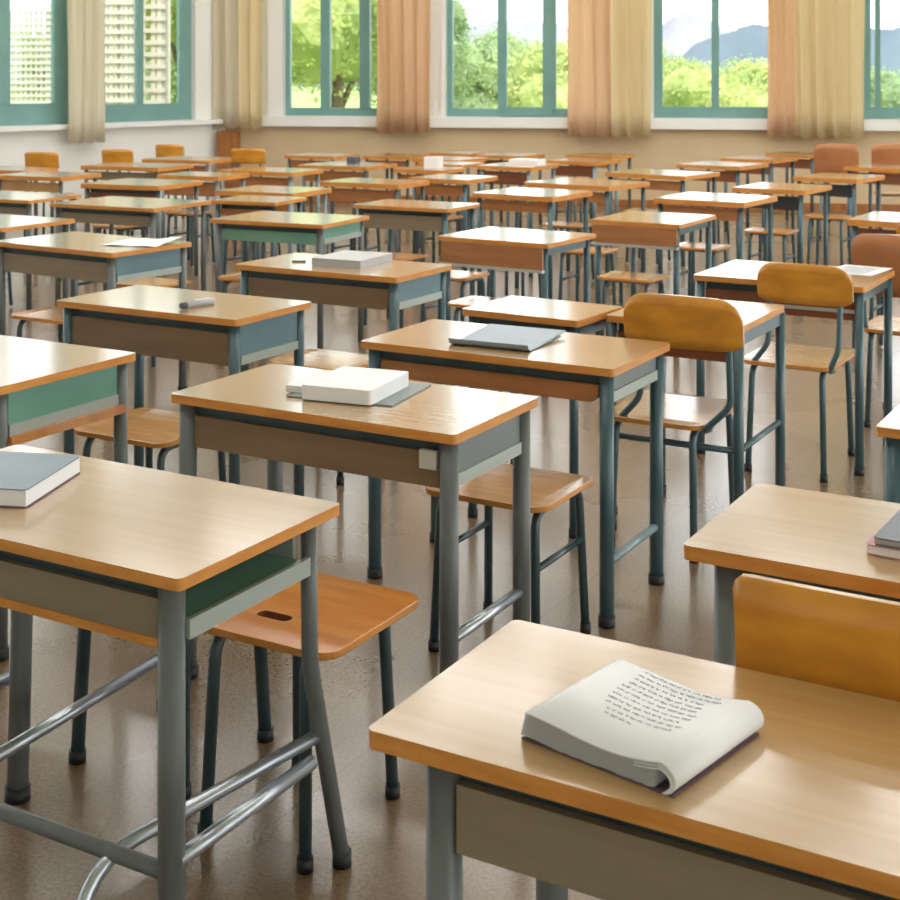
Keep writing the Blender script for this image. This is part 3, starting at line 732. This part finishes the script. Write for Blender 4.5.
# small things far away
def small(name, label, cat, x, y, w, d, h, m, rot=0):
    bm = B(); box(bm, -w/2, w/2, -d/2, d/2, 0, h); bevel(bm, min(w, h)*.12, 2); o = obj(name, bm, m); o.location = (x, y, Z); o.rotation_euler = (0, 0, math.radians(rot)); tag(o, label, cat)
small('small_box', 'small black box on an orange desk in the back rows below the left leafy window', 'box', -7.42, 11.15, .10, .08, .06, 'slate')
small('small_box', 'white cube shaped box on a desk in the back rows', 'box', -6.40, 10.92, .14, .12, .10, 'paper', 10)
small('flat_box', 'flat white box on a desk behind the white cube, to its right', 'box', -5.92, 11.85, .30, .18, .045, 'paper')

# =============================================================== OUTSIDE
def cam(px, D, z=0):       # a spot outside, given as bearing and distance
    p = FW*D+RT*(px-450)/1400*D; return Vector((p.x, p.y, z))
M['grass'] = noise_mat('meadow_grass', (.20, .30, .07), (.30, .38, .12), (.05, .05, .05), .9, 6)
bm = B(); 
n = 24
bmesh.ops.create_grid(bm, x_segments=n, y_segments=n, size=900)
o = obj('ground', bm, 'grass'); o.location = (0, 0, -4.0); o['kind'] = 'structure'
M['leaf'] = noise_mat('leaf_yellow_green', (.32, .42, .13), (.62, .66, .28), (.8, .8, .8), .6, 6, c3=(.48, .56, .20))
M['leaf2'] = noise_mat('leaf_mid_green', (.18, .30, .14), (.44, .54, .26), (.5, .5, .5), .6, 5)
for k in ('leaf', 'leaf2'):
    m = M[k]; nt = m.node_tree; b0 = nt.nodes['Principled BSDF']; out = nt.nodes['Material Output']
    tr = nt.nodes.new('ShaderNodeBsdfTranslucent'); rp = b0.inputs['Base Color'].links[0].from_socket; nt.links.new(rp, tr.inputs[0])
    mx = nt.nodes.new('ShaderNodeMixShader'); mx.inputs[0].default_value = .4
    nt.links.new(b0.outputs[0], mx.inputs[1]); nt.links.new(tr.outputs[0], mx.inputs[2]); nt.links.new(mx.outputs[0], out.inputs[0])
M['bark'] = noise_mat('bark', (.12, .08, .05), (.2, .14, .09), (6, 6, 1), .9, 5)
def crown_bm(seed, nl=13000, R=2.6, flat=.8, ls=.085):
    rr = random.Random(seed); bm = B(); cl = []
    for i in range(16):
        a = rr.uniform(0, 2*PI); e = rr.uniform(-.5, 1); q = R*rr.uniform(.25, .72)
        cl.append((Vector((math.cos(a)*q*math.cos(e), math.sin(a)*q*math.cos(e), q*math.sin(e)*flat*1.2)), R*rr.uniform(.28, .48)))
    cl.append((Vector((0, 0, 0)), R*.6))
    for c0, r0 in cl:      # inner leafy mass
        r = bmesh.ops.create_icosphere(bm, subdivisions=2, radius=r0*.8)
        for v in r['verts']: v.co = v.co*(1+rr.uniform(-.16, .16))+c0
    for i in range(nl):
        c0, r0 = cl[int(rr.random()*len(cl))]
        d = Vector((rr.gauss(0, 1), rr.gauss(0, 1), rr.gauss(0, 1))).normalized(); p = c0+d*r0*rr.uniform(.75, 1.12)
        u = Vector((rr.gauss(0, 1), rr.gauss(0, 1), rr.gauss(0, .6))).normalized(); v = d.cross(u).normalized(); s = ls*rr.uniform(.6, 1.3)
        bm.faces.new([bm.verts.new(q) for q in (p-u*s, p-v*s*.5, p+u*s, p+v*s*.5)])
    return bm
crowns = []
for sd in (1, 2, 3):
    bm = crown_bm(sd); me = bpy.data.meshes.new('crown'); bm.to_mesh(me); bm.free(); crowns.append(me)
cm = {}
def tree(px, D, ztop, R, m, label, v=0):
    c = cam(px, D, -4.0); t = thing('tree', label, 'tree', c, random.random()*6, 'trees outside the windows')
    key = (v, m)
    if key not in cm: q = crowns[v].copy(); q.materials.clear(); q.materials.append(M[m]); cm[key] = q
    o = bpy.data.objects.new('crown', cm[key]); C.objects.link(o); o.parent = t; s = R/2.6; o.scale = (s, s, s); zc = ztop+4-R*.85; o.location = (0, 0, zc)
    bm = B(); tube(bm, [(0, 0, 0), (.05, 0, zc*.5), (0, 0, zc)], .22*s, 9, r2=.12*s)
    for k in range(4):
        a = k*1.6; tube(bm, [(0, 0, zc*.7), (math.cos(a)*R*.35, math.sin(a)*R*.35, zc+.1*R)], .07*s, 6)
    obj('trunk', bm, 'bark', t, True)
tree(338, 33, 4.8, 2.6, 'leaf', 'tall yellow green tree filling the middle of the leftmost back wall window', 1)
tree(255, 44, 5.0, 2.6, 'leaf2', 'tall leafy tree filling the left side of the leftmost back wall window', 0)
tree(405, 43, 4.4, 2.5, 'leaf2', 'tree half hidden behind the narrow pinkish tan curtain', 2)
tree(482, 53, 3.5, 3.0, 'leaf2', 'darker green round tree in the second back wall window, left part', 0)
tree(546, 33, 2.55, 2.1, 'leaf', 'bright yellow green tree in the second back wall window, right part', 1)
tree(630, 52, 2.6, 2.6, 'leaf', 'bright tree outside behind the brown and gold curtain', 2)
tree(684, 36, 2.15, 1.9, 'leaf', 'bright low tree in the left pane of the hill view window', 0)
tree(744, 42, 2.2, 2.1, 'leaf', 'bright low tree in the right pane of the hill view window', 1)
tree(815, 48, 2.1, 2.4, 'leaf2', 'green tree outside behind the golden tan curtain', 2)
tree(885, 40, 1.95, 2.1, 'leaf2', 'mid green tree in the window at the right edge', 0)
tree(189, 27, 4.2, 1.7, 'leaf', 'pale green tree at the right side of the corner window', 1)
tree(118, 40, 4.3, 3.0, 'leaf2', 'green tree behind the white slatted screens outside', 2)
tree(22, 27, 2.7, 1.9, 'leaf2', 'green tree behind the fine white lattice outside the leftmost window', 1)
# white lattice screens outside the left windows
M['white_paint'] = mat('white_painted_metal', (.55, .52, .46), .5)
def lattice(px0, px1, D, z0, z1, nx, nz, bwid, label, posts=()):
    a = cam(px0, D, 0); b_ = cam(px1, D, 0); L_ = (b_-a).length; d = (b_-a).normalized(); n = Vector((d.y, -d.x, 0))
    t = thing('lattice_screen', label, 'lattice', a+Vector((0, 0, -4)), 0, None); F0 = frame(Vector((0, 0, 0)), d, n)
    bm = B()
    for i in range(nx+1): u = L_*i/nx; box(bm, u-bwid/2, u+bwid/2, 0, .03, 3.9+z0, 4+z1, 0, F0)
    for j in range(nz+1): z = 4+z0+(z1-z0)*j/nz; box(bm, 0, L_, .03, .06, z-bwid/2, z+bwid/2, 0, F0)
    fix(bm); obj('lattice_bars', bm, 'white_paint', t)
    for q in list(posts)+[0, 1]:
        bm = B(); u = L_*q; box(bm, u-.06, u+.06, -.06, .03, 0, 4+z1+.1, 0, F0); fix(bm); obj('post', bm, 'white_paint', t)
lattice(-30, 52, 21, .6, 2.55, 16, 20, .035, 'fine white lattice screen outside the leftmost window')
lattice(104, 134, 21.5, .6, 3.6, 4, 20, .06, 'left white slatted screen outside the corner window', (.5,))
lattice(141, 166, 22, .6, 3.6, 2, 16, .07, 'right white slatted screen outside the corner window of the left wall', (.8,))
# hills
M['hill'] = noise_mat('haze_tinted_wooded_hill', (.055, .085, .12), (.10, .14, .17), (.02, .02, .02), .95, 6)  # blue of the distance haze is mixed into this base colour
M['hill2'] = noise_mat('haze_tinted_far_hill', (.15, .165, .21), (.25, .25, .29), (.01, .01, .02), .95, 6)  # paler grey blue, aerial haze painted into the far hill's colour
def ridge(name, D, prof, m, label, depth, seed):
    rr = random.Random(seed); bm = B(); rows = []
    xs = [p[0] for p in prof]; n = 150; nd = 12
    def hy(x):
        for (x0, y0), (x1, y1) in zip(prof, prof[1:]):
            if x0 <= x <= x1: q = (x-x0)/(x1-x0); q = q*q*(3-2*q); return y0+(y1-y0)*q
        return prof[-1][1]
    jit = [rr.uniform(-1, 1) for _ in range(n+1)]
    for j in range(nd+1):
        row = []; q = j/nd; s = math.sin(PI*q)**.8
        for i in range(n+1):
            x = xs[0]+(xs[-1]-xs[0])*i/n; top = 1.59+(75-hy(x)+jit[i]*.9)*D/1400+4
            p = cam(x, D+depth*(q-.5), -4.0+top*s*(1+(rr.uniform(-.03, .03) if 0 < q < 1 else 0)))
            row.append(bm.verts.new(p))
        rows.append(row)
    for j in range(nd):
        for i in range(n): f = bm.faces.new((rows[j][i], rows[j][i+1], rows[j+1][i+1], rows[j+1][i])); f.smooth = True
    bm.faces.new([bm.verts.new(v.co) for v in (rows[0][0], rows[0][-1], rows[-1][-1], rows[-1][0])][::-1]); fix(bm)
    o = obj(name, bm, m); tag(o, label, 'hill')
ridge('hill', 420, [(380, 62), (480, 60), (560, 66), (640, 58), (680, 56), (700, 42), (725, 34), (750, 26), (790, 24), (840, 30), (900, 28), (1000, 40), (1100, 60)], 'hill', 'dark blue haze tinted wooded hill seen through the two right hand windows', 120, 4)
ridge('hill', 760, [(300, 45), (440, 34), (470, 24), (520, 20), (560, 26), (620, 40), (650, 34), (680, 14), (700, 13), (720, 28), (760, 36), (850, 40), (1000, 50)], 'hill2', 'pale haze tinted distant rocky hill on the skyline above the trees', 200, 9)

# =============================================================== LIGHT, CAMERA
w = bpy.data.worlds.new('World'); scn.world = w; w.use_nodes = True; nt = w.node_tree
bg = nt.nodes['Background']; bg.inputs[0].default_value = (.96, .975, 1.0, 1); bg.inputs[1].default_value = 2.2
sun = bpy.data.lights.new('Sun', 'SUN'); sun.energy = 3.0; sun.angle = .03; sun.color = (1, .95, .85)
so = bpy.data.objects.new('Sun', sun); C.objects.link(so)
dirv = (FW*.75-RT*.35+Vector((0, 0, -1.2))).normalized()
so.rotation_euler = dirv.to_track_quat('-Z', 'Y').to_euler(); so.location = (0, -5, 20)
cd = bpy.data.cameras.new('Camera'); co = bpy.data.objects.new('Camera', cd); C.objects.link(co)
co.location = (0, 0, 1.59); co.rotation_euler = (PI/2, 0, A)
cd.sensor_width = 36; cd.sensor_fit = 'HORIZONTAL'; cd.lens = 56; cd.shift_y = -375/900; cd.clip_end = 3000; cd.clip_start = .05
cd.dof.use_dof = True; cd.dof.focus_distance = 2.9; cd.dof.aperture_fstop = 11
scn.camera = co
vs_ = scn.view_settings; vs_.view_transform = 'Standard'; vs_.look = 'None'; vs_.gamma = 1; vs_.use_curve_mapping = False; vs_.exposure = .58
